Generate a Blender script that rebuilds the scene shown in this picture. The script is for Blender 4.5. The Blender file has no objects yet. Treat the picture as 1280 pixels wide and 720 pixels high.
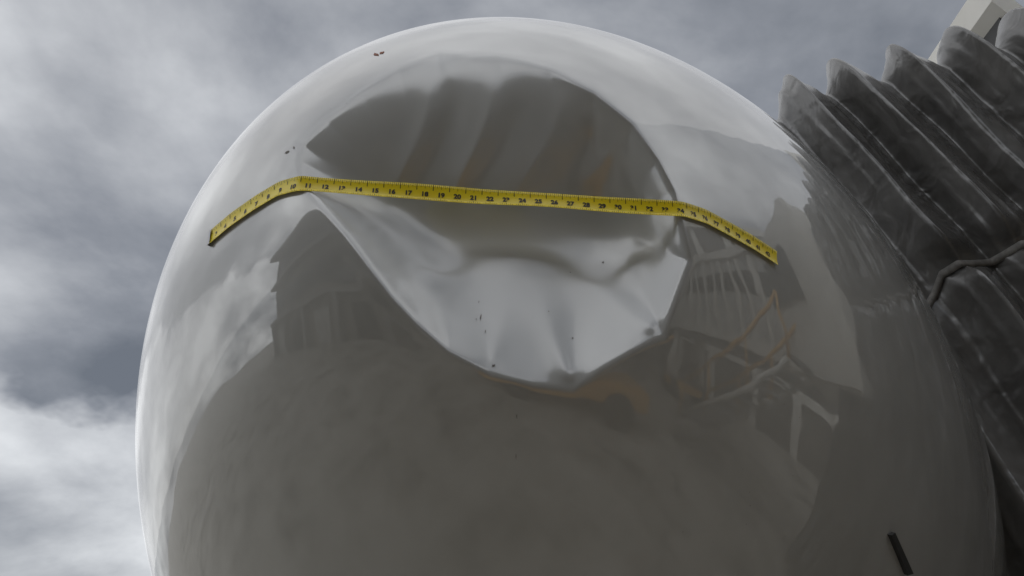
import bpy, bmesh, numpy as np, math, random
from mathutils import Vector, Matrix, noise
random.seed(4)
scene=bpy.context.scene
scene.view_settings.view_transform='Standard'
scene.view_settings.look='None'
scene.view_settings.exposure=0
rad=math.radians
# ------------------------------------------------------------------ helpers
def mat(name,base=(.5,.5,.5),rough=.5,metal=0,**kw):
    m=bpy.data.materials.new(name);m.use_nodes=True
    nt=m.node_tree;b=nt.nodes['Principled BSDF']
    b.inputs['Base Color'].default_value=(*base,1);b.inputs['Roughness'].default_value=rough;b.inputs['Metallic'].default_value=metal
    for k,v in kw.items(): b.inputs[k].default_value=v
    return m,nt,b
def N(nt,t,**kw):
    n=nt.nodes.new(t)
    for k,v in kw.items():
        if k.startswith('i_'):
            n.inputs[k[2:].replace('_',' ')].default_value=v
        else: setattr(n,k,v)
    return n
def ramp(nt,pts,interp='LINEAR'):
    r=nt.nodes.new('ShaderNodeValToRGB');r.color_ramp.interpolation=interp
    e=r.color_ramp.elements
    while len(e)<len(pts): e.new(0.5)
    for el,(p,c) in zip(e,pts):
        el.position=p
        el.color=(c,c,c,1) if not isinstance(c,tuple) else (*c,1)
    return r
def noisy(name,c1,c2,scale=3,rough=.6,bump=.0,bscale=60,detail=4,metal=0,**kw):
    m,nt,b=mat(name,c1,rough,metal,**kw)
    tc=N(nt,'ShaderNodeTexCoord');n=N(nt,'ShaderNodeTexNoise',i_Scale=scale,i_Detail=detail)
    nt.links.new(tc.outputs['Object'],n.inputs['Vector'])
    r=ramp(nt,[(.35,c1),(.65,c2)]);nt.links.new(n.outputs['Fac'],r.inputs['Fac']);nt.links.new(r.outputs['Color'],b.inputs['Base Color'])
    if bump:
        n2=N(nt,'ShaderNodeTexNoise',i_Scale=bscale,i_Detail=5);nt.links.new(tc.outputs['Object'],n2.inputs['Vector'])
        bp=N(nt,'ShaderNodeBump',i_Strength=bump,i_Distance=.01);nt.links.new(n2.outputs['Fac'],bp.inputs['Height']);nt.links.new(bp.outputs['Normal'],b.inputs['Normal'])
    return m
def mesh_obj(name,verts,faces,m=None,parent=None,smooth=False):
    me=bpy.data.meshes.new(name)
    verts=np.asarray(verts,dtype=np.float32)
    me.from_pydata(verts.tolist(),[],[list(f) for f in faces]) if len(faces)<60000 else fast(me,verts,faces)
    o=bpy.data.objects.new(name,me);scene.collection.objects.link(o)
    if m: me.materials.append(m)
    if parent: o.parent=parent
    if smooth: me.shade_smooth()
    me.update()
    return o
def fast(me,verts,faces):
    f=np.asarray(faces,dtype=np.int32)
    me.vertices.add(len(verts));me.vertices.foreach_set('co',verts.ravel())
    me.loops.add(f.size);me.loops.foreach_set('vertex_index',f.ravel())
    me.polygons.add(len(f));me.polygons.foreach_set('loop_start',np.arange(len(f),dtype=np.int32)*4)
    me.update(calc_edges=True);me.validate()
def empty(name,loc=(0,0,0)):
    e=bpy.data.objects.new(name,None);e.location=loc;scene.collection.objects.link(e);return e
def box(name,c,s,m,parent=None,rot=0,bev=0.0):
    bm=bmesh.new();bmesh.ops.create_cube(bm,size=1)
    bmesh.ops.scale(bm,vec=s,verts=bm.verts)
    if bev: bmesh.ops.bevel(bm,geom=bm.edges[:],offset=bev,segments=2,affect='EDGES')
    bmesh.ops.rotate(bm,verts=bm.verts,cent=(0,0,0),matrix=Matrix.Rotation(rot,3,'Z'))
    bmesh.ops.translate(bm,verts=bm.verts,vec=c)
    me=bpy.data.meshes.new(name);bm.to_mesh(me);bm.free();me.materials.append(m)
    o=bpy.data.objects.new(name,me);scene.collection.objects.link(o)
    if parent:o.parent=parent
    return o
def cyl(name,p1,p2,r,m,parent=None,seg=24):
    p1=Vector(p1);p2=Vector(p2);d=p2-p1
    bm=bmesh.new();bmesh.ops.create_cone(bm,cap_ends=True,segments=seg,radius1=r,radius2=r,depth=d.length)
    q=d.to_track_quat('Z','Y').to_matrix()
    bmesh.ops.rotate(bm,verts=bm.verts,cent=(0,0,0),matrix=q);bmesh.ops.translate(bm,verts=bm.verts,vec=(p1+p2)/2)
    me=bpy.data.meshes.new(name);bm.to_mesh(me);bm.free();me.materials.append(m)
    for p in me.polygons: p.use_smooth=len(p.vertices)==4
    o=bpy.data.objects.new(name,me);scene.collection.objects.link(o)
    if parent:o.parent=parent
    return o
# ------------------------------------------------------------------ camera
F=1100.;CP=np.array([0,0,1.6]);cp=rad(28.033);ro=rad(-1.543)
f_=np.array([0,math.cos(cp),math.sin(cp)]);u0=np.array([0,-math.sin(cp),math.cos(cp)]);r0=np.array([1.,0,0])
r_=math.cos(ro)*r0+math.sin(ro)*u0;u_=-math.sin(ro)*r0+math.cos(ro)*u0
cam=bpy.data.cameras.new('Camera');co=bpy.data.objects.new('Camera',cam);scene.collection.objects.link(co)
cam.sensor_width=36;cam.lens=36*F/1280;cam.clip_end=5000;cam.clip_start=.05
M=Matrix.Identity(4)
for i in range(3): M[i][0]=r_[i];M[i][1]=u_[i];M[i][2]=-f_[i];M[i][3]=CP[i]
co.matrix_world=M;scene.camera=co
# ------------------------------------------------------------------ aircraft nose surface
yaw,pit=rad(11.569),rad(5.224)
T=np.array([-0.2073,1.0792,2.271]);R,L,p_,q_,v_=1.6724,3.1752,1.0273,0.4831,1.125
A=np.array([math.sin(yaw)*math.cos(pit),math.cos(yaw)*math.cos(pit),math.sin(pit)])
E1=np.cross(A,[0,0,1]);E1/=np.linalg.norm(E1);E2=np.cross(E1,A)
S1,S2,RE=2.6,4.8,1.76
def prof0(s): return R*(np.clip(1-np.clip(1-s/L,0,1)**p_,1e-12,1))**q_
rS=prof0(np.array(S1));drS=(prof0(np.array(S1))-prof0(np.array(S1-1e-3)))/1e-3
def prof(s):
    s=np.maximum(np.asarray(s,float),0)
    h=S2-S1;t=np.clip((s-S1)/h,0,1)
    H=(2*t**3-3*t**2+1)*rS+(t**3-2*t**2+t)*drS*h+(-2*t**3+3*t**2)*RE
    return np.where(s<=S1,prof0(s),H)
def surf(s,th):
    s=np.asarray(s,float);r=prof(s)
    return T+s[...,None]*A+(r*np.cos(th))[...,None]*E1+(v_*r*np.sin(th))[...,None]*E2
def imp(P):
    d=P-T;s=d@A;return np.hypot(d@E1,(d@E2)/v_)-np.where(s<0,s*4,prof(s))+np.where(s<0,1e-3,0)
# impact frame: the direction the nose was struck from
def ray(a,b): 
    d=f_+r_*((a-640)/F)-u_*((b-360)/F);return d/np.linalg.norm(d)
def hit(a,b):
    d=ray(a,b);ts=np.linspace(.6,4,700);g=imp(CP+ts[:,None]*d)
    i=np.nonzero(g<0)[0]
    if len(i)==0: return None
    lo,hi=ts[i[0]-1],ts[i[0]]
    for _ in range(30):
        m=(lo+hi)/2
        if imp((CP+m*d)[None])[0]<0: hi=m
        else: lo=m
    return CP+hi*d
def nrm(P):
    g=np.array([(imp((P+e)[None])[0]-imp((P-e)[None])[0]) for e in np.eye(3)*1e-4]);return g/np.linalg.norm(g)
# ------------------------------------------------------------------ dent (depth map in the impact frame)
rim=np.array([(371,200),(376,180),(405,148),(450,112),(498,83),(548,64),(585,68),(625,70),(690,88),(742,115),(790,155),(822,200),(842,240),(853,285),(862,325),(846,370),(830,418),(790,438),(752,461),(716,487),(668,481),(612,467),(562,440),(521,405),(490,372),(458,330),(428,290),(396,252),(374,226)],float)
axis0=ray(620,280)
qa,qb=np.array([540.,298.]),np.array([770.,286.])
GA0,GB0,GW,GH=300,10,630,550
def field():
    aa,bb=np.meshgrid(np.arange(GW)+GA0,np.arange(GH)+GB0);shp=aa.shape
    aa=aa.ravel().astype(float);bb=bb.ravel().astype(float);x=np.stack([aa,bb],-1)
    ab=qb-qa;k=np.clip(((x-qa)@ab)/(ab@ab),0,1);k=k*k*(3-2*k)*.5+k*.5
    q=qa+k[:,None]*ab;dv=x-q;dist=np.linalg.norm(dv,axis=1)+1e-6;dr=dv/dist[:,None]
    best=np.full(len(x),1e9);n=len(rim)
    for i in range(n):
        p0=rim[i];e=rim[(i+1)%n]-p0
        den=dr[:,0]*e[1]-dr[:,1]*e[0];w=p0-q
        den=np.where(abs(den)<1e-9,1e-9,den)
        tt=(w[:,0]*e[1]-w[:,1]*e[0])/den;uu=(w[:,0]*dr[:,1]-w[:,1]*dr[:,0])/den
        ok=(tt>0)&(uu>=-1e-4)&(uu<=1.0001)
        best=np.where(ok&(tt<best),tt,best)
    t=dist/best;e=1-t
    eps=.013+.022*np.clip((560-aa)/180,0,1)
    g=.5*(e+np.sqrt(e*e+eps*eps));g=np.where(e<0,g*np.exp(-(e/.12)**2),g)
    D0=.158
    sy=np.clip(dr[:,1]*1.5,-1,1);ex=1.42-.14*sy
    base=D0*(1-np.clip(1-g,0,1)**ex)
    sk=aa+(bb-160)*.38+6*np.sin(bb/31.)
    def G(c,w,A): return A*np.exp(-((sk-c)/w)**2)
    def Rg(c,w,A): return A*np.exp(-np.abs((sk-c)/w)**1.35)
    fold=Rg(516,15,-.0080)+G(548,18,.0070)+Rg(596,13,-.0082)+G(632,20,.0060)+Rg(688,16,-.0066)+G(742,22,.004)+Rg(775,14,-.003)
    win=np.clip(e*2.6,0,1)*np.clip((275-bb)/90,0,1);win=win*win*(3-2*win)
    low=-.0062*np.exp(-(((aa-540)/32)**2+((bb-348)/24)**2))
    low+=.004*np.exp(-(((aa-690)/60)**2+((bb-355)/30)**2))
    kk=np.zeros_like(aa)
    for (kx,ky,A_,w_) in ((716,484,-.014,12),(828,416,-.013,14),(861,325,-.005,16),(612,467,-.005,12),(521,405,-.003,14),(548,64,-.004,10)):
        c=np.array([655.,292.])
        dd_=c-np.array([kx,ky]);ll=np.linalg.norm(dd_);dd_/=ll
        rel=x-np.array([kx,ky]);al=rel@dd_;pe=np.abs(rel[:,0]*dd_[1]-rel[:,1]*dd_[0])
        kk+=A_*np.exp(-(pe/(w_+al*.16+.01).clip(3))**1.4)*np.clip(al/14,0,1)*np.clip(1-al/(ll*.7),0,1)**1.5
    cr=np.zeros_like(aa)
    for (ax,ay,bx,by,A_,w_) in ((362,205,430,330,.0035,16),(430,330,520,428,.0025,14)):
        p=np.array([ax,ay],float);e2=np.array([bx-ax,by-ay],float);l2=e2@e2
        tt=np.clip(((x-p)@e2)/l2,0,1);ds=np.linalg.norm(x-(p+tt[:,None]*e2),axis=1)
        cr+=A_*np.exp(-(ds/w_)**1.3)
    oc=.0005*np.sin(aa/23.+bb/41.)*np.sin(bb/27.-aa/61.+1.)
    det=fold*win+low*np.clip(e*4,0,1)+kk*np.clip(e*12,0,1)+cr*np.clip(-e*30+.4,0,1)*.6+oc*np.clip(e*5,0,1)
    def blur(im,s):
        r=int(3*s)+1;kx=np.exp(-(np.arange(-r,r+1)/s)**2/2);kx/=kx.sum()
        im=np.pad(im,r,mode='edge')
        n0,n1=im.shape
        o=sum(kx[i]*im[i:n0-2*r+i,:] for i in range(2*r+1))
        return sum(kx[i]*o[:,i:n1-2*r+i] for i in range(2*r+1))
    B=base.reshape(shp);E=e.reshape(shp)
    w1=np.clip((E-.06)/.22,0,1);w1=w1*w1*(3-2*w1);w2=np.clip((E-.25)/.4,0,1);w2=w2*w2*(3-2*w2)
    B1=blur(B,9);B2=blur(B,24)
    Bm=B*(1-w1)+B1*w1;Bm=Bm*(1-w2)+B2*w2
    Bm=Bm+blur(det.reshape(shp),3.2)
    ins=blur(np.clip(E*14,0,1),4)
    return blur(Bm,1.3),ins
FIELD,INS=field()
def samp(Fd,P):
    d=P-CP;z=d@f_;z=np.where(z<.2,.2,z);a=640+F*(d@r_)/z-GA0;b=360-F*(d@u_)/z-GB0
    m=(a>1)&(a<GW-2)&(b>1)&(b<GH-2)&(np.linalg.norm(d,axis=1)<2.6)
    out=np.zeros(len(P));aa=a[m];bb=b[m];ia=aa.astype(int);ib=bb.astype(int);fa=aa-ia;fb=bb-ib
    out[m]=(Fd[ib,ia]*(1-fa)+Fd[ib,ia+1]*fa)*(1-fb)+(Fd[ib+1,ia]*(1-fa)+Fd[ib+1,ia+1]*fa)*fb
    return out
def dent(P): return samp(FIELD,P)
# ------------------------------------------------------------------ materials
def paint():
    m,nt,b=mat('aircraft_grey_paint',(.33,.335,.325),.35)
    b.inputs['Coat Weight'].default_value=1;b.inputs['Coat IOR'].default_value=1.95
    b.inputs['IOR'].default_value=1.5
    tc=N(nt,'ShaderNodeTexCoord')
    n=N(nt,'ShaderNodeTexNoise',i_Scale=2.2,i_Detail=6,i_Roughness=.65);nt.links.new(tc.outputs['Object'],n.inputs['Vector'])
    r=ramp(nt,[(.3,(.35,.35,.333)),(.7,(.43,.43,.415))]);nt.links.new(n.outputs['Fac'],r.inputs['Fac'])
    v=N(nt,'ShaderNodeTexVoronoi',i_Scale=46.);nt.links.new(tc.outputs['Object'],v.inputs['Vector'])
    r2=ramp(nt,[(.03,.7),(.055,0.)]);nt.links.new(v.outputs['Distance'],r2.inputs['Fac'])
    r3=ramp(nt,[(.50,0.),(.58,1.)]);nt.links.new(n.outputs['Fac'],r3.inputs['Fac'])
    mu=N(nt,'ShaderNodeMath',operation='MULTIPLY');nt.links.new(r2.outputs['Color'],mu.inputs[0]);nt.links.new(r3.outputs['Color'],mu.inputs[1])
    mx=N(nt,'ShaderNodeMix',data_type='RGBA');nt.links.new(mu.outputs[0],mx.inputs['Factor']);nt.links.new(r.outputs['Color'],mx.inputs['A']);mx.inputs['B'].default_value=(.14,.125,.11,1)
    # dust caught on the crushed skin
    at=N(nt,'ShaderNodeAttribute',attribute_name='crushed')
    mu3=N(nt,'ShaderNodeMath',operation='MULTIPLY');nt.links.new(at.outputs['Fac'],mu3.inputs[0]);mu3.inputs[1].default_value=.6
    mx2=N(nt,'ShaderNodeMix',data_type='RGBA');nt.links.new(mu3.outputs[0],mx2.inputs['Factor']);nt.links.new(mx.outputs['Result'],mx2.inputs['A']);mx2.inputs['B'].default_value=(.54,.555,.55,1)
    nt.links.new(mx2.outputs['Result'],b.inputs['Base Color'])
    n4=N(nt,'ShaderNodeTexNoise',i_Scale=6.,i_Detail=2);nt.links.new(tc.outputs['Object'],n4.inputs['Vector'])
    bp=N(nt,'ShaderNodeBump',i_Strength=.3,i_Distance=.006);nt.links.new(n4.outputs['Fac'],bp.inputs['Height'])
    nt.links.new(bp.outputs['Normal'],b.inputs['Normal']);nt.links.new(bp.outputs['Normal'],b.inputs['Coat Normal'])
    r5=ramp(nt,[(.35,.012),(.7,.05)]);nt.links.new(n.outputs['Fac'],r5.inputs['Fac'])
    ma=N(nt,'ShaderNodeMath',operation='MULTIPLY_ADD');nt.links.new(at.outputs['Fac'],ma.inputs[0]);ma.inputs[1].default_value=.14;nt.links.new(r5.outputs['Color'],ma.inputs[2])
    nt.links.new(ma.outputs[0],b.inputs['Coat Roughness'])
    return m
PAINT=paint()
dark=mat('black_rubber',(.02,.02,.02),.6)[0]
steel=noisy('galvanised_steel',(.35,.35,.36),(.45,.45,.46),8,.4,metal=.7)
glassd=mat('dark_window_glass',(.015,.018,.02),.05)[0]
# ------------------------------------------------------------------ airplane
plane=empty('airplane')
nth=900
rr=np.concatenate([np.linspace(.002,.8,290),np.linspace(.8,1.52,90)[1:]])
ss_=np.concatenate([[0],np.geomspace(1e-7,S1,6000)]);s1=np.interp(rr,prof(ss_),ss_)
s_all=np.concatenate([s1,np.linspace(s1[-1],16,60)[1:]])
th=np.linspace(0,2*math.pi,nth,endpoint=False)
SS,TH=np.meshgrid(s_all,th,indexing='ij')
V=surf(SS,TH).reshape(-1,3)
dd=dent(V);ins=samp(INS,V);V=V+dd[:,None]*axis0
nr=len(s_all)
i=np.arange(nr-1)[:,None]*nth;j=np.arange(nth)[None];j2=(j+1)%nth
faces=np.stack([i+j,i+j2,i+nth+j2,i+nth+j],-1).reshape(-1,4)[:,::-1]
nose=mesh_obj('nose_and_fuselage',V,faces,PAINT,plane,True)
at=nose.data.attributes.new('crushed','FLOAT','POINT');at.data.foreach_set('value',ins.astype(np.float32))
tipm=V[:nth]
cap=mesh_obj('nose_tip_cap',np.vstack([tipm,tipm.mean(0)]),[(k,nth,(k+1)%nth) for k in range(nth)],PAINT,plane,True)
at=cap.data.attributes.new('crushed','FLOAT','POINT');at.data.foreach_set('value',np.full(nth+1,ins[0],np.float32))
for k,(ta,tb) in enumerate([(93,114),(116,140),(66,87),(40,64)]):
    sg=np.linspace(1.95,2.5,8);tg=np.radians(np.linspace(ta,tb,8))
    a_,b_=np.meshgrid(sg,tg,indexing='ij');a_=a_+ (abs(np.degrees(b_)-90)*.008)
    P=surf(a_,b_).reshape(-1,3);c=T+a_.reshape(-1)[:,None]*A;nn=P-c;nn/=np.linalg.norm(nn,axis=1)[:,None];P=P+nn*.006
    mesh_obj('cockpit_window_%d'%(k+1),P,[(x*8+y,x*8+y+1,x*8+y+9,x*8+y+8) for x in range(7) for y in range(7)],glassd,plane,True)
g0=T+A*4.2
cyl('nose_gear_strut',(g0[0],g0[1],1.2),(g0[0],g0[1],.36),.08,steel,plane)
for sx in(-.2,.2): cyl('nose_wheel_%s'%('a' if sx<0 else 'b'),(g0[0]+sx-.09,g0[1],.36),(g0[0]+sx+.09,g0[1],.36),.36,dark,plane,40)
cyl('nose_gear_axle',(g0[0]-.25,g0[1],.36),(g0[0]+.25,g0[1],.36),.04,steel,plane)
chipd=noisy('scuffed_paint_chip',(.16,.15,.14),(.26,.24,.22),60,.8)
chipr=noisy('primer_chip',(.35,.12,.06),(.20,.09,.06),90,.8)
def onD(a,b,off=.0012):
    P=hit(a,b);return P+dent(P[None])[0]*axis0-axis0*off
def chip(a,b,w,h,m,ang=0):
    rn=random.Random(int(a*7+b));pts=[]
    n=9
    for k in range(n):
        t=2*math.pi*k/n;rw=rn.uniform(.35,1.)
        x=w*rw*math.cos(t);y=h*rw*math.sin(t)
        pts.append(onD(a+x*math.cos(ang)-y*math.sin(ang),b+x*math.sin(ang)+y*math.cos(ang)))
    pts.append(onD(a,b,.0014));mesh_obj('paint_chip',pts,[(k,(k+1)%n,n) for k in range(n)],m,plane)
for c_ in [(470,68,5,2.5,chipr,.1),(478,66,4,2,chipr,-.3),(358,190,4,1.6,chipd,-.5),(367,184,1.6,2.5,chipd,0),
    (617,458,2.6,2,chipd,0),(600,403,1.,5,chipd,.1),(597,384,.9,3,chipd,.2),(606,420,.9,2.5,chipd,0),(594,405,.8,2.5,chipd,0),(766,332,1.8,1.3,chipd,0),(722,346,1.2,1,chipd,0),
    (690,396,1.2,1,chipd,0),(646,520,.6,5,chipd,0),(645,570,.6,6,chipd,0),(720,428,1.6,1.2,chipd,0),(850,266,3,1.4,chipd,0)]: chip(*c_)
q0=[hit(1109,668),hit(1114,665),hit(1137,716),hit(1130,718)]
nn=nrm(q0[1]);vv=[p+nn*.0 for p in q0]+[p+nn*.008 for p in q0]
mesh_obj('dark_nose_blade',vv,[(0,1,2,3),(4,5,6,7),(0,1,5,4),(1,2,6,5),(2,3,7,6),(3,0,4,7)],dark,plane)  # slim dark blade, slightly raised off the skin
# ------------------------------------------------------------------ measuring tape
tape=empty('measuring_tape')
pl=[(264,299),(290,277),(320,256),(350,238),(376,231)]
pr=[(852,263),(880,272),(910,288),(940,305),(969,324)]
def onS(a,b,off=.003): 
    P=hit(a,b);n=nrm(P);return P+n*off,n
Lp=[onS(a,b) for a,b in pl];Rp=[onS(a,b) for a,b in pr]
ctrl=[p for p,n in Lp];nor=[n for p,n in Lp]
pa,pb=Lp[-1][0],Rp[0][0];na,nb=Lp[-1][1],Rp[0][1]
for k in np.linspace(0,1,22)[1:-1]:
    P=pa*(1-k)+pb*k;P=P+np.array([0,0,-1])*(.0015*4*k*(1-k)+.0008*math.sin(k*17)*math.sin(k*math.pi))
    n=na*(1-k)+nb*k;w=-axis0
    ctrl.append(P);nor.append(n*.4+w*.6+np.array([0,0,1])*(.34+.08*math.sin(k*11+1)))
ctrl+= [p for p,n in Rp];nor+=[n for p,n in Rp]
ctrl=np.array(ctrl);nor=np.array(nor)
seg=np.r_[0,np.cumsum(np.linalg.norm(np.diff(ctrl,axis=0),axis=1))];TL=seg[-1]
def lerp(arr,s): return np.stack([np.interp(s,seg,arr[:,k]) for k in range(3)],-1)
sd=np.linspace(0,TL,700);cd=lerp(ctrl,sd);nd=lerp(nor,sd)
ker=np.hanning(23);ker/=ker.sum()
def sm(a): 
    p=np.pad(a,((11,11),(0,0)),mode='reflect',reflect_type='odd');return np.stack([np.convolve(p[:,k],ker,'valid') for k in range(3)],-1)
cd=sm(cd);nd=sm(nd)
tg=np.gradient(cd,axis=0);tg/=np.linalg.norm(tg,axis=1)[:,None]
nd-= (nd*tg).sum(1)[:,None]*tg;nd/=np.linalg.norm(nd,axis=1)[:,None]
wd=np.cross(nd,tg);wd/=np.linalg.norm(wd,axis=1)[:,None]
if wd[350]@u_<0: wd=-wd
TW=.0285
def tp(s,w,h):
    s=np.asarray(s,float)
    g=lambda a:np.stack([np.interp(s,sd,a[:,k]) for k in range(3)],-1)
    w=np.asarray(w,float);cup=.0016*(w/(TW/2))**2
    return g(cd)+g(wd)*w[...,None]+g(nd)*(h+cup)[...,None]
ymat=noisy('yellow_tape_enamel',(.95,.73,.012),(.97,.79,.02),20,.3)
inkm=mat('black_ink',(.02,.018,.012),.5)[0]
nw=7;ws=np.linspace(-TW/2,TW/2,nw)
Sg,Wg=np.meshgrid(sd,ws,indexing='ij')
top=tp(Sg,Wg,np.zeros_like(Sg)+.0004).reshape(-1,3);bot=tp(Sg,Wg,np.zeros_like(Sg)).reshape(-1,3)
fc=[];n0=len(top)
for x in range(len(sd)-1):
    for y in range(nw-1):
        a=x*nw+y;fc.append((a,a+nw,a+nw+1,a+1));fc.append((n0+a,n0+a+1,n0+a+nw+1,n0+a+nw))
    for y in(0,nw-1):
        a=x*nw+y;fc.append((a,a+nw,n0+a+nw,n0+a))
bl=mesh_obj('tape_blade',np.vstack([top,bot]),fc,ymat,tape,True)
vs=[];fs=[]
def quad(s0,s1_,w0,w1):
    b0=len(vs);P=tp(np.array([s0,s1_,s1_,s0]),np.array([w0,w0,w1,w1]),np.full(4,.0009));vs.extend(P.tolist());fs.append((b0,b0+1,b0+2,b0+3))
inch=.0254;off=.008;k=0
while off+k*inch/8<TL-.003:
    s=off+k*inch/8
    l=.0105 if k%8==0 else(.0075 if k%4==0 else(.0055 if k%2==0 else .0038))
    wth=.0011 if k%8==0 else .0006
    quad(s-wth/2,s+wth/2,TW/2-l,TW/2-.0003)
    if k%8!=0: quad(s-wth/2,s+wth/2,-TW/2+.0003,-TW/2+l*.6)
    k+=1
mesh_obj('tape_ticks',vs,fs,inkm,tape)
vs=[];fs=[]
def glyphs(txt,s0,size,wc):
    cu=bpy.data.curves.new('t','FONT');cu.body=txt;cu.size=size;cu.align_x='CENTER';cu.align_y='CENTER';cu.offset=size*.05
    ob=bpy.data.objects.new('t',cu);scene.collection.objects.link(ob)
    dg=bpy.context.evaluated_depsgraph_get();me=ob.evaluated_get(dg).to_mesh()
    n=len(me.vertices);c=np.zeros(n*3);me.vertices.foreach_get('co',c);c=c.reshape(-1,3)
    b0=len(vs);P=tp(s0+c[:,0],wc+c[:,1],np.full(n,.0009));vs.extend(P.tolist())
    for pp in me.polygons: fs.append([b0+q for q in pp.vertices])
    ob.to_mesh_clear();bpy.data.objects.remove(ob)
nn_=int(TL/inch)
for k in range(nn_):
    s=off+k*inch+inch*.5
    if s>TL-.01: break
    glyphs(str(3+k),s,.0112,-.0035)
mesh_obj('tape_numerals',vs,fs,inkm,tape)
P0=tp(np.array([0.,.0,.006,.006]),np.array([-TW/2-.001,TW/2+.001,TW/2+.001,-TW/2-.001]),np.full(4,.0012))
P1=tp(np.array([-.0015,-.0015]),np.array([TW/2+.001,-TW/2-.001]),np.full(2,-.006))
mesh_obj('tape_hook',np.vstack([P0,P1]),[(0,1,2,3),(0,1,4,5)],steel,tape)
# ------------------------------------------------------------------ jet bridge with folding canopy
jb=empty('jet_bridge')
def vinyl():
    m,nt,b=mat('grey_vinyl_canopy',(.11,.112,.112),.27)
    b.inputs['Specular IOR Level'].default_value=1.0
    tc=N(nt,'ShaderNodeTexCoord')
    n=N(nt,'ShaderNodeTexNoise',i_Scale=3.,i_Detail=5,i_Roughness=.65);nt.links.new(tc.outputs['Object'],n.inputs['Vector'])
    r=ramp(nt,[(.3,(.075,.072,.068)),(.7,(.14,.135,.127))]);nt.links.new(n.outputs['Fac'],r.inputs['Fac']);nt.links.new(r.outputs['Color'],b.inputs['Base Color'])
    n2=N(nt,'ShaderNodeTexNoise',i_Scale=5.,i_Detail=2,i_Roughness=.45,i_Distortion=.8);nt.links.new(tc.outputs['Object'],n2.inputs['Vector'])
    bp=N(nt,'ShaderNodeBump',i_Strength=.45,i_Distance=.04);nt.links.new(n2.outputs['Fac'],bp.inputs['Height']);nt.links.new(bp.outputs['Normal'],b.inputs['Normal'])
    return m
VIN=vinyl()
P0=np.array([1.85,4.20,5.27]);SP=np.array([.277,-.135,-.016])
Dn=np.array([.56,-.33,-1.63]);Dn/=np.linalg.norm(Dn)
across=SP/np.linalg.norm(SP)
Nf=np.cross(across,Dn);Nf/=np.linalg.norm(Nf)
if Nf[1]>0:Nf=-Nf
U0=-3.3;NF=11;per=32;nu=NF*per+1;nv=300
rc=.22
Vv=[];
vlen=np.linspace(-1.5,5.0,nv)
back=-Nf
SV=1.36
def centre(u,v):
    c=P0+SP*u+np.array([0,0,-1])*.30
    if u<-.3: c=c+np.array([0,0,-1])*.40*(-.3-u)
    if v>1.2: c=c+np.array([-1,.25,0])*.085*(v-1.2)**2/(1+.12*(v-1.2))
    return c
def ramp1(x): return max(0,min(1,x))
for a in range(nu):
    u=U0+a/per
    ph=u-math.floor(u+.5)
    zig=1-2*abs(ph);zig=zig**1.15
    # secondary pleat on the side of each fold
    zig2=max(0,1-abs(abs(ph)-.26)/.07)*.10
    fi=math.floor(u+.5)
    rnd=noise.noise(Vector((fi*3.1,7,1)))
    for b in range(nv):
        v=vlen[b]
        amp=.225*(1+.25*rnd)
        pin=math.exp(-((v-SV+.05*u)/.09)**2)
        amp*=(1-.6*pin)
        amp*=1+.22*noise.noise(Vector((fi*1.7,v*1.1,3)))
        lat=.075*noise.noise(Vector((fi*2.3,v*.9,9)))*(zig)+.02*noise.noise(Vector((u*3,v*2,2)))
        cr=.012*noise.fractal(Vector((u*1.6,v*1.1,5)),1,2,2)
        rw=noise.noise(Vector((u*3.0+v*.9,v*1.5-u*.8,11)));cr+=.022*max(0,.30-abs(rw)*3.0)*(0.2+0.8*ramp1(noise.noise(Vector((u,v,20)))*2+.4))
        hgt=amp*(zig+zig2*(.5+noise.noise(Vector((fi*2.9,v*1.3,17)))*1.2))+cr
        c=centre(u,v)+across*lat
        if v>=0:
            pos=c+Nf*(rc+hgt-.2)+Dn*(v)
        else:
            ang=min(-v/.35,math.pi/2);pos=c+Nf*(math.cos(ang)*(rc+hgt)-.2)+(-Dn)*(math.sin(ang)*(rc+hgt))
            ex=max(0,-v-.35*math.pi/2);pos=pos+back*ex
        Vv.append(pos)
ff=[(a*nv+b,a*nv+b+1,(a+1)*nv+b+1,(a+1)*nv+b) for a in range(nu-1) for b in range(nv-1)]
bel=mesh_obj('canopy_bellows',Vv,ff,VIN,jb,True)
sv=[];sf=[]
strapm=noisy('woven_strap',(.12,.115,.105),(.20,.19,.175),30,.7)
for a in range(0,nu):
    u=U0+a/per;ph=u-math.floor(u+.5);zig=(1-2*abs(ph))**1.15
    c=centre(u,SV-.05*u)+Dn*(SV-.05*u)
    h=.215*.42*zig+.022
    for dv,dh in((-.022,-.006),(-.016,.005),(.016,.005),(.022,-.006)): sv.append(c+Nf*(rc+h-.2+dh)+Dn*dv)
for a in range(nu-1):
    for k in range(3): x=a*4+k;sf.append((x,x+1,x+5,x+4))
mesh_obj('lacing_strap',sv,sf,strapm,jb,True)
white=noisy('cream_painted_metal',(.68,.66,.60),(.76,.74,.68),2,.4)
gray=noisy('bridge_grey_panel',(.42,.42,.40),(.54,.53,.50),1.5,.45)
yel=noisy('dull_yellow_paint',(.62,.30,.04),(.68,.38,.06),4,.45)
cb=P0+SP*7.0
ang=math.atan2(SP[1],SP[0])
box('cab_body',(cb[0]+1.9,cb[1]+.3,4.15),(2.6,2.9,2.7),white,jb,ang,.05)
box('cab_window',(cb[0]+1.6,cb[1]-1.23,4.5),(1.4,.06,.9),glassd,jb,ang,.01)
a0=np.array([3.28,4.36,6.24]);a1=np.array([4.31,4.75,5.54]);bk=np.array([.25,1.6,.45]);dnv=np.array([0.02,.03,-.20])
hv=[a0,a1,a1+dnv,a0+dnv];hv=hv+[q+bk for q in hv]
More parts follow.
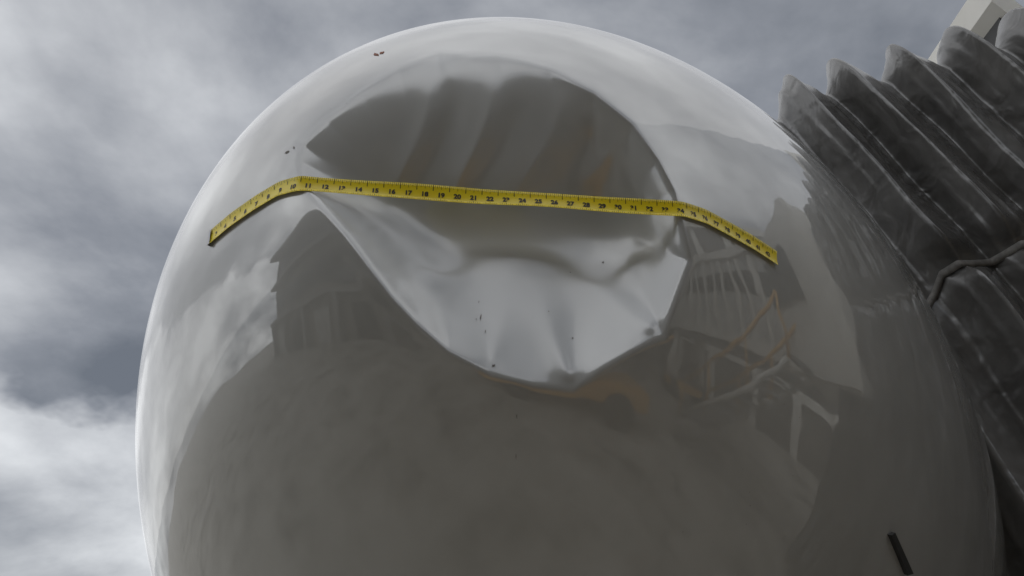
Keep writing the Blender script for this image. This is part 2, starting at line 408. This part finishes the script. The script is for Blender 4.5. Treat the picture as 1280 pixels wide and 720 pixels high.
mesh_obj('cab_hood_fascia',hv,[(0,1,2,3),(7,6,5,4),(0,4,5,1),(3,2,6,7),(0,3,7,4),(1,5,6,2)],white,jb)
hv2=[a0+dnv*1.02+np.array([.1,.12,0]),a1+dnv*1.02+np.array([0,.12,0]),a1+dnv+np.array([0,.12,-.5]),a0+np.array([.1,.12,-.6])];hv2=hv2+[q+bk*.7 for q in hv2]
mesh_obj('cab_hood_shaded_interior',hv2,[(0,1,2,3),(7,6,5,4),(0,4,5,1),(3,2,6,7),(0,3,7,4),(1,5,6,2)],dark,jb)  # black slab stands in for the shade inside the hood
ta=Vector((cb[0]+2.7,cb[1]-.2,4.1));tb=Vector((14.5,-8.6,4.6));dt=tb-ta;ln=dt.length;an=math.atan2(dt.y,dt.x)
side=Vector((-math.sin(an),math.cos(an),0))
for k,(f0,f1,w,h) in enumerate([(0,.5,2.2,2.5),(.48,1,2.5,2.8)]):
    c=ta+dt*((f0+f1)/2);box('tunnel_section_%d'%(k+1),c,(ln*(f1-f0),w,h),gray,jb,an,.04)
    nrb=int(ln*(f1-f0)/.45)
    for sgn in(-1,1):
        box('tunnel_window_band',c+side*sgn*(w/2+.012)+Vector((0,0,.35)),(ln*(f1-f0)*.92,.03,.55),glassd,jb,an)
        box('tunnel_bottom_rail',c+side*sgn*(w/2+.05)+Vector((0,0,-h/2+.1)),(ln*(f1-f0),.16,.26),white,jb,an)
        box('tunnel_top_rail',c+side*sgn*(w/2+.05)+Vector((0,0,h/2-.1)),(ln*(f1-f0),.16,.22),white,jb,an)
    for q in range(nrb):
        pc=ta+dt*(f0+(f1-f0)*(q+.5)/nrb)
        for sgn in(-1,1):
            box('tunnel_rib',pc+side*sgn*(w/2+.035),(.11,.07,h-.4),white,jb,an)
        box('underfloor_beam',pc+Vector((0,0,-h/2-.08)),(.1,w,.16),steel,jb,an)
tc_=ta+dt*.45
for sx in(-.9,.9):
    pc=tc_+side*sx;cyl('lift_column',(pc.x,pc.y,.5),(pc.x,pc.y,3.2),.16,white,jb)
    cyl('drive_wheel',(pc.x-.15,pc.y,.5),(pc.x+.15,pc.y,.5),.5,dark,jb,36)
box('drive_bogie',(tc_.x,tc_.y,.62),(.5,2.4,.3),yel,jb,an,.03)
st0=ta+side*-1.9
for k in range(12):
    box('stair_tread',(st0.x+.0+.28*k*math.cos(an),st0.y+.28*k*math.sin(an),2.9-.23*k),(.27,.9,.05),steel,jb,an)
for sgn in(-1,1):
    p1=st0+side*.48*sgn+Vector((0,0,-.2));e_=dt.normalized()*3.2
    cyl('stair_stringer',(p1.x,p1.y,2.85),(p1.x+e_.x,p1.y+e_.y,.3),.06,white,jb)
    cyl('stair_handrail',(p1.x,p1.y,3.85),(p1.x+e_.x,p1.y+e_.y,1.3),.04,yel,jb)
    for t_ in(0,.33,.66,1):
        cyl('stair_post',(p1.x+e_.x*t_,p1.y+e_.y*t_,2.85-2.55*t_),(p1.x+e_.x*t_,p1.y+e_.y*t_,3.85-2.55*t_),.03,yel,jb)
# ------------------------------------------------------------------ terminal
term=empty('terminal_building')
wallm=noisy('terminal_cladding',(.24,.22,.19),(.29,.27,.24),.6,.6)
conc=noisy('concrete',(.3,.29,.27),(.36,.35,.33),1.2,.8)
TY=-9.0;TX=2;TWd=56
box('ground_floor_wall',(TX,TY-6,2.0),(TWd,12,4.0),wallm,term)
box('middle_floor',(TX,TY-6.4,6.4),(TWd,11.2,4.79),wallm,term)
box('upper_floor',(TX,TY-6.4,10.6),(TWd,11.2,3.2),wallm,term)
for zz in(6.3,10.6):
    box('glazing_band',(TX,TY-.76,zz),(TWd-1,.08,2.2),glassd,term)
    for k in range(28):
        box('mullion',(TX-27+k*2,TY-.68,zz),(.12,.12,2.2),conc,term)
box('floor_slab',(TX,TY-5.7,4.0),(TWd+1,12.8,.35),conc,term)
box('floor_slab',(TX,TY-5.9,8.8),(TWd+.6,12.6,.35),conc,term)
box('roof_parapet',(TX,TY-5.6,12.4),(TWd+1.5,13.2,.5),conc,term)
for k in range(11):
    box('column',(TX-27.5+k*5.5,TY+.5,1.9),(.5,.5,3.84),conc,term)
for k in range(10):
    box('service_door',(TX-24.7+k*5.5,TY+.03,1.5),(2.4,.08,2.9),dark if k%2 else gray,term)
# maintenance hangar across the stand, to the right
hg=empty('hangar_building')
clad=noisy('hangar_cladding',(.11,.10,.09),(.16,.15,.13),.8,.6)
HX=17.
box('hangar_wall',(HX+9,9,6),(18,30,12),clad,hg)
for k in range(11):
    y=-5.4+k*2.9
    box('hangar_rib',(HX-.15,y,6),(.3,.6,12.02),white,hg)
for z in(3.2,8.6):
    box('hangar_rail',(HX-.06,9,z),(.12,29.6,.5),white,hg)
for k in range(5): box('hangar_window',(HX-.03,-3.9+k*5.8,6.2),(.06,2.0,1.6),glassd,hg)
box('hangar_roof_edge',(HX+8.8,9,12.3),(18.9,30.8,.5),white,hg)
lmst=empty('floodlight_mast')
for dx in(-.25,.25):
    for dy in(-.25,.25): cyl('mast_leg',(9.0+dx,-4.5+dy,0),(9.0+dx*.5,-4.5+dy*.5,14),.05,steel,lmst,10)
for k in range(14):
    s=.25*(1-.5*k/14)
    cyl('mast_brace',(9-s,-4.5-s,k),(9+s,-4.5+s,k+1),.03,steel,lmst,8)
    cyl('mast_brace',(9+s,-4.5-s,k),(9-s,-4.5+s,k+1),.03,steel,lmst,8)
box('lamp_bar',(9,-4.5,14.1),(2.4,.3,.25),steel,lmst)
for k in range(4): box('lamp_head',(8.1+k*.6,-4.2,13.95),(.42,.35,.3),gray,lmst,0,.03)
# belt loader
bld=empty('belt_loader')
BO=Vector((-.3,.4,0))
box('chassis',Vector((3.2,-3.0,.65))+BO,(4.2,1.5,.5),yel,bld,.5,.06)
box('engine_cover',Vector((2.0,-3.8,1.1))+BO,(1.0,1.3,.5),yel,bld,.5,.08)
for k in range(2):
    s=Vector((-math.sin(.5),math.cos(.5),0))*(-.45+.9*k)+BO
    cyl('belt_rail_%d'%k,Vector((1.2,-4.1,.9))+s,Vector((5.4,-1.7,2.3))+s,.07,yel,bld)
    s2=Vector((-math.sin(.5),math.cos(.5),0))*(-.8+1.6*k)
    for t_ in(.2,.8):
        c=Vector((1.4,-4.0,.38))*(1-t_)+Vector((5.0,-2.0,.38))*t_+s2+BO
        d=s2.normalized()*.12;cyl('wheel',c-d,c+d,.36,dark,bld,32)
v1=[Vector((1.2,-4.1,.95))+BO,Vector((5.4,-1.7,2.35))+BO];s=Vector((-math.sin(.5),math.cos(.5),0))*.4
mesh_obj('belt',[v1[0]-s,v1[0]+s,v1[1]+s,v1[1]-s],[(0,1,2,3)],dark,bld)
# ground: weathered, stained apron concrete
asph,nt,b=mat('apron_concrete',(.3,.3,.3),.85)
tc=N(nt,'ShaderNodeTexCoord');n=N(nt,'ShaderNodeTexNoise',i_Scale=.8,i_Detail=6,i_Roughness=.62);nt.links.new(tc.outputs['Object'],n.inputs['Vector'])
r=ramp(nt,[(.34,(.18,.165,.14)),(.48,(.34,.318,.275)),(.68,(.46,.435,.385))]);nt.links.new(n.outputs['Fac'],r.inputs['Fac'])
nt.links.new(r.outputs['Color'],b.inputs['Base Color'])
gnd=mesh_obj('ground',[(-1500,-1500,0),(1500,-1500,0),(1500,1500,0),(-1500,1500,0)],[(0,1,2,3)],asph)
# ------------------------------------------------------------------ world
w=bpy.data.worlds.new('World');scene.world=w;w.use_nodes=True;nt=w.node_tree
bg=nt.nodes['Background']
SE,SR=rad(62),rad(-60)
sky=N(nt,'ShaderNodeTexSky',sky_type='NISHITA',sun_disc=False,sun_elevation=SE,sun_rotation=SR)
sc=N(nt,'ShaderNodeVectorMath',operation='SCALE');sc.inputs['Scale'].default_value=.10;nt.links.new(sky.outputs['Color'],sc.inputs[0])
tc=N(nt,'ShaderNodeTexCoord');sep=N(nt,'ShaderNodeSeparateXYZ');nt.links.new(tc.outputs['Generated'],sep.inputs[0])
ad=N(nt,'ShaderNodeMath',operation='ADD');ad.inputs[1].default_value=.45;nt.links.new(sep.outputs['Z'],ad.inputs[0])
mxm=N(nt,'ShaderNodeMath',operation='MAXIMUM');mxm.inputs[1].default_value=.2;nt.links.new(ad.outputs[0],mxm.inputs[0])
dv=N(nt,'ShaderNodeVectorMath',operation='DIVIDE');cmb=N(nt,'ShaderNodeCombineXYZ')
for k in range(3): nt.links.new(mxm.outputs[0],cmb.inputs[k])
nt.links.new(tc.outputs['Generated'],dv.inputs[0]);nt.links.new(cmb.outputs[0],dv.inputs[1])
mp=N(nt,'ShaderNodeMapping');mp.inputs['Location'].default_value=(1.3,4.2,0);nt.links.new(dv.outputs[0],mp.inputs['Vector'])
n1=N(nt,'ShaderNodeTexNoise',i_Scale=2.2,i_Detail=7,i_Roughness=.54,i_Distortion=.15);nt.links.new(mp.outputs[0],n1.inputs['Vector'])
n2=N(nt,'ShaderNodeTexNoise',i_Scale=3.4,i_Detail=5,i_Roughness=.55);nt.links.new(mp.outputs[0],n2.inputs['Vector'])
zz=N(nt,'ShaderNodeMath',operation='MULTIPLY_ADD');nt.links.new(n2.outputs['Fac'],zz.inputs[0]);zz.inputs[1].default_value=.30;nt.links.new(sep.outputs['Z'],zz.inputs[2])
zr=ramp(nt,[(.0,.56),(.36,.56),(.45,.65),(.50,.62),(.535,.40),(.63,.43),(.77,.54),(1.,.50)]);nt.links.new(zz.outputs[0],zr.inputs['Fac'])
sm_=N(nt,'ShaderNodeMath',operation='ADD');nt.links.new(n1.outputs['Fac'],sm_.inputs[0]);nt.links.new(zr.outputs['Color'],sm_.inputs[1])
s2_=N(nt,'ShaderNodeMath',operation='SUBTRACT');nt.links.new(sm_.outputs[0],s2_.inputs[0]);s2_.inputs[1].default_value=.5
cr=ramp(nt,[(.32,(.15,.165,.19)),(.43,(.27,.285,.315)),(.55,(.48,.495,.52)),(.74,(.86,.88,.90))]);nt.links.new(s2_.outputs[0],cr.inputs['Fac'])
# added sky boost behind the camera and overhead, to light the nose and dent
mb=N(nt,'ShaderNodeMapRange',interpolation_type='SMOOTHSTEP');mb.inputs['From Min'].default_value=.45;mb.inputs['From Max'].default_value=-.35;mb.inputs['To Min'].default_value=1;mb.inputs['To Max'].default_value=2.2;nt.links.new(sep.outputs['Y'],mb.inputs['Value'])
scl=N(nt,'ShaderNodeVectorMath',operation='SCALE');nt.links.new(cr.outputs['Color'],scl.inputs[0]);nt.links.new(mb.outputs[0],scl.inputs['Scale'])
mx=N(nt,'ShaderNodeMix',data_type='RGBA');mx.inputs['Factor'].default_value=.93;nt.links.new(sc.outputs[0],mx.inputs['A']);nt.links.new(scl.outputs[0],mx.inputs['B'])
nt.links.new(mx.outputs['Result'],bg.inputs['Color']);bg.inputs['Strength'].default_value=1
sl=bpy.data.lights.new('Sun','SUN');sl.energy=.7;sl.angle=rad(120);sl.color=(1,.98,.95);so=bpy.data.objects.new('Sun',sl);scene.collection.objects.link(so)
sdv=Vector((math.sin(SR)*math.cos(SE),math.cos(SR)*math.cos(SE),math.sin(SE)));so.rotation_euler=sdv.to_track_quat('Z','Y').to_euler()
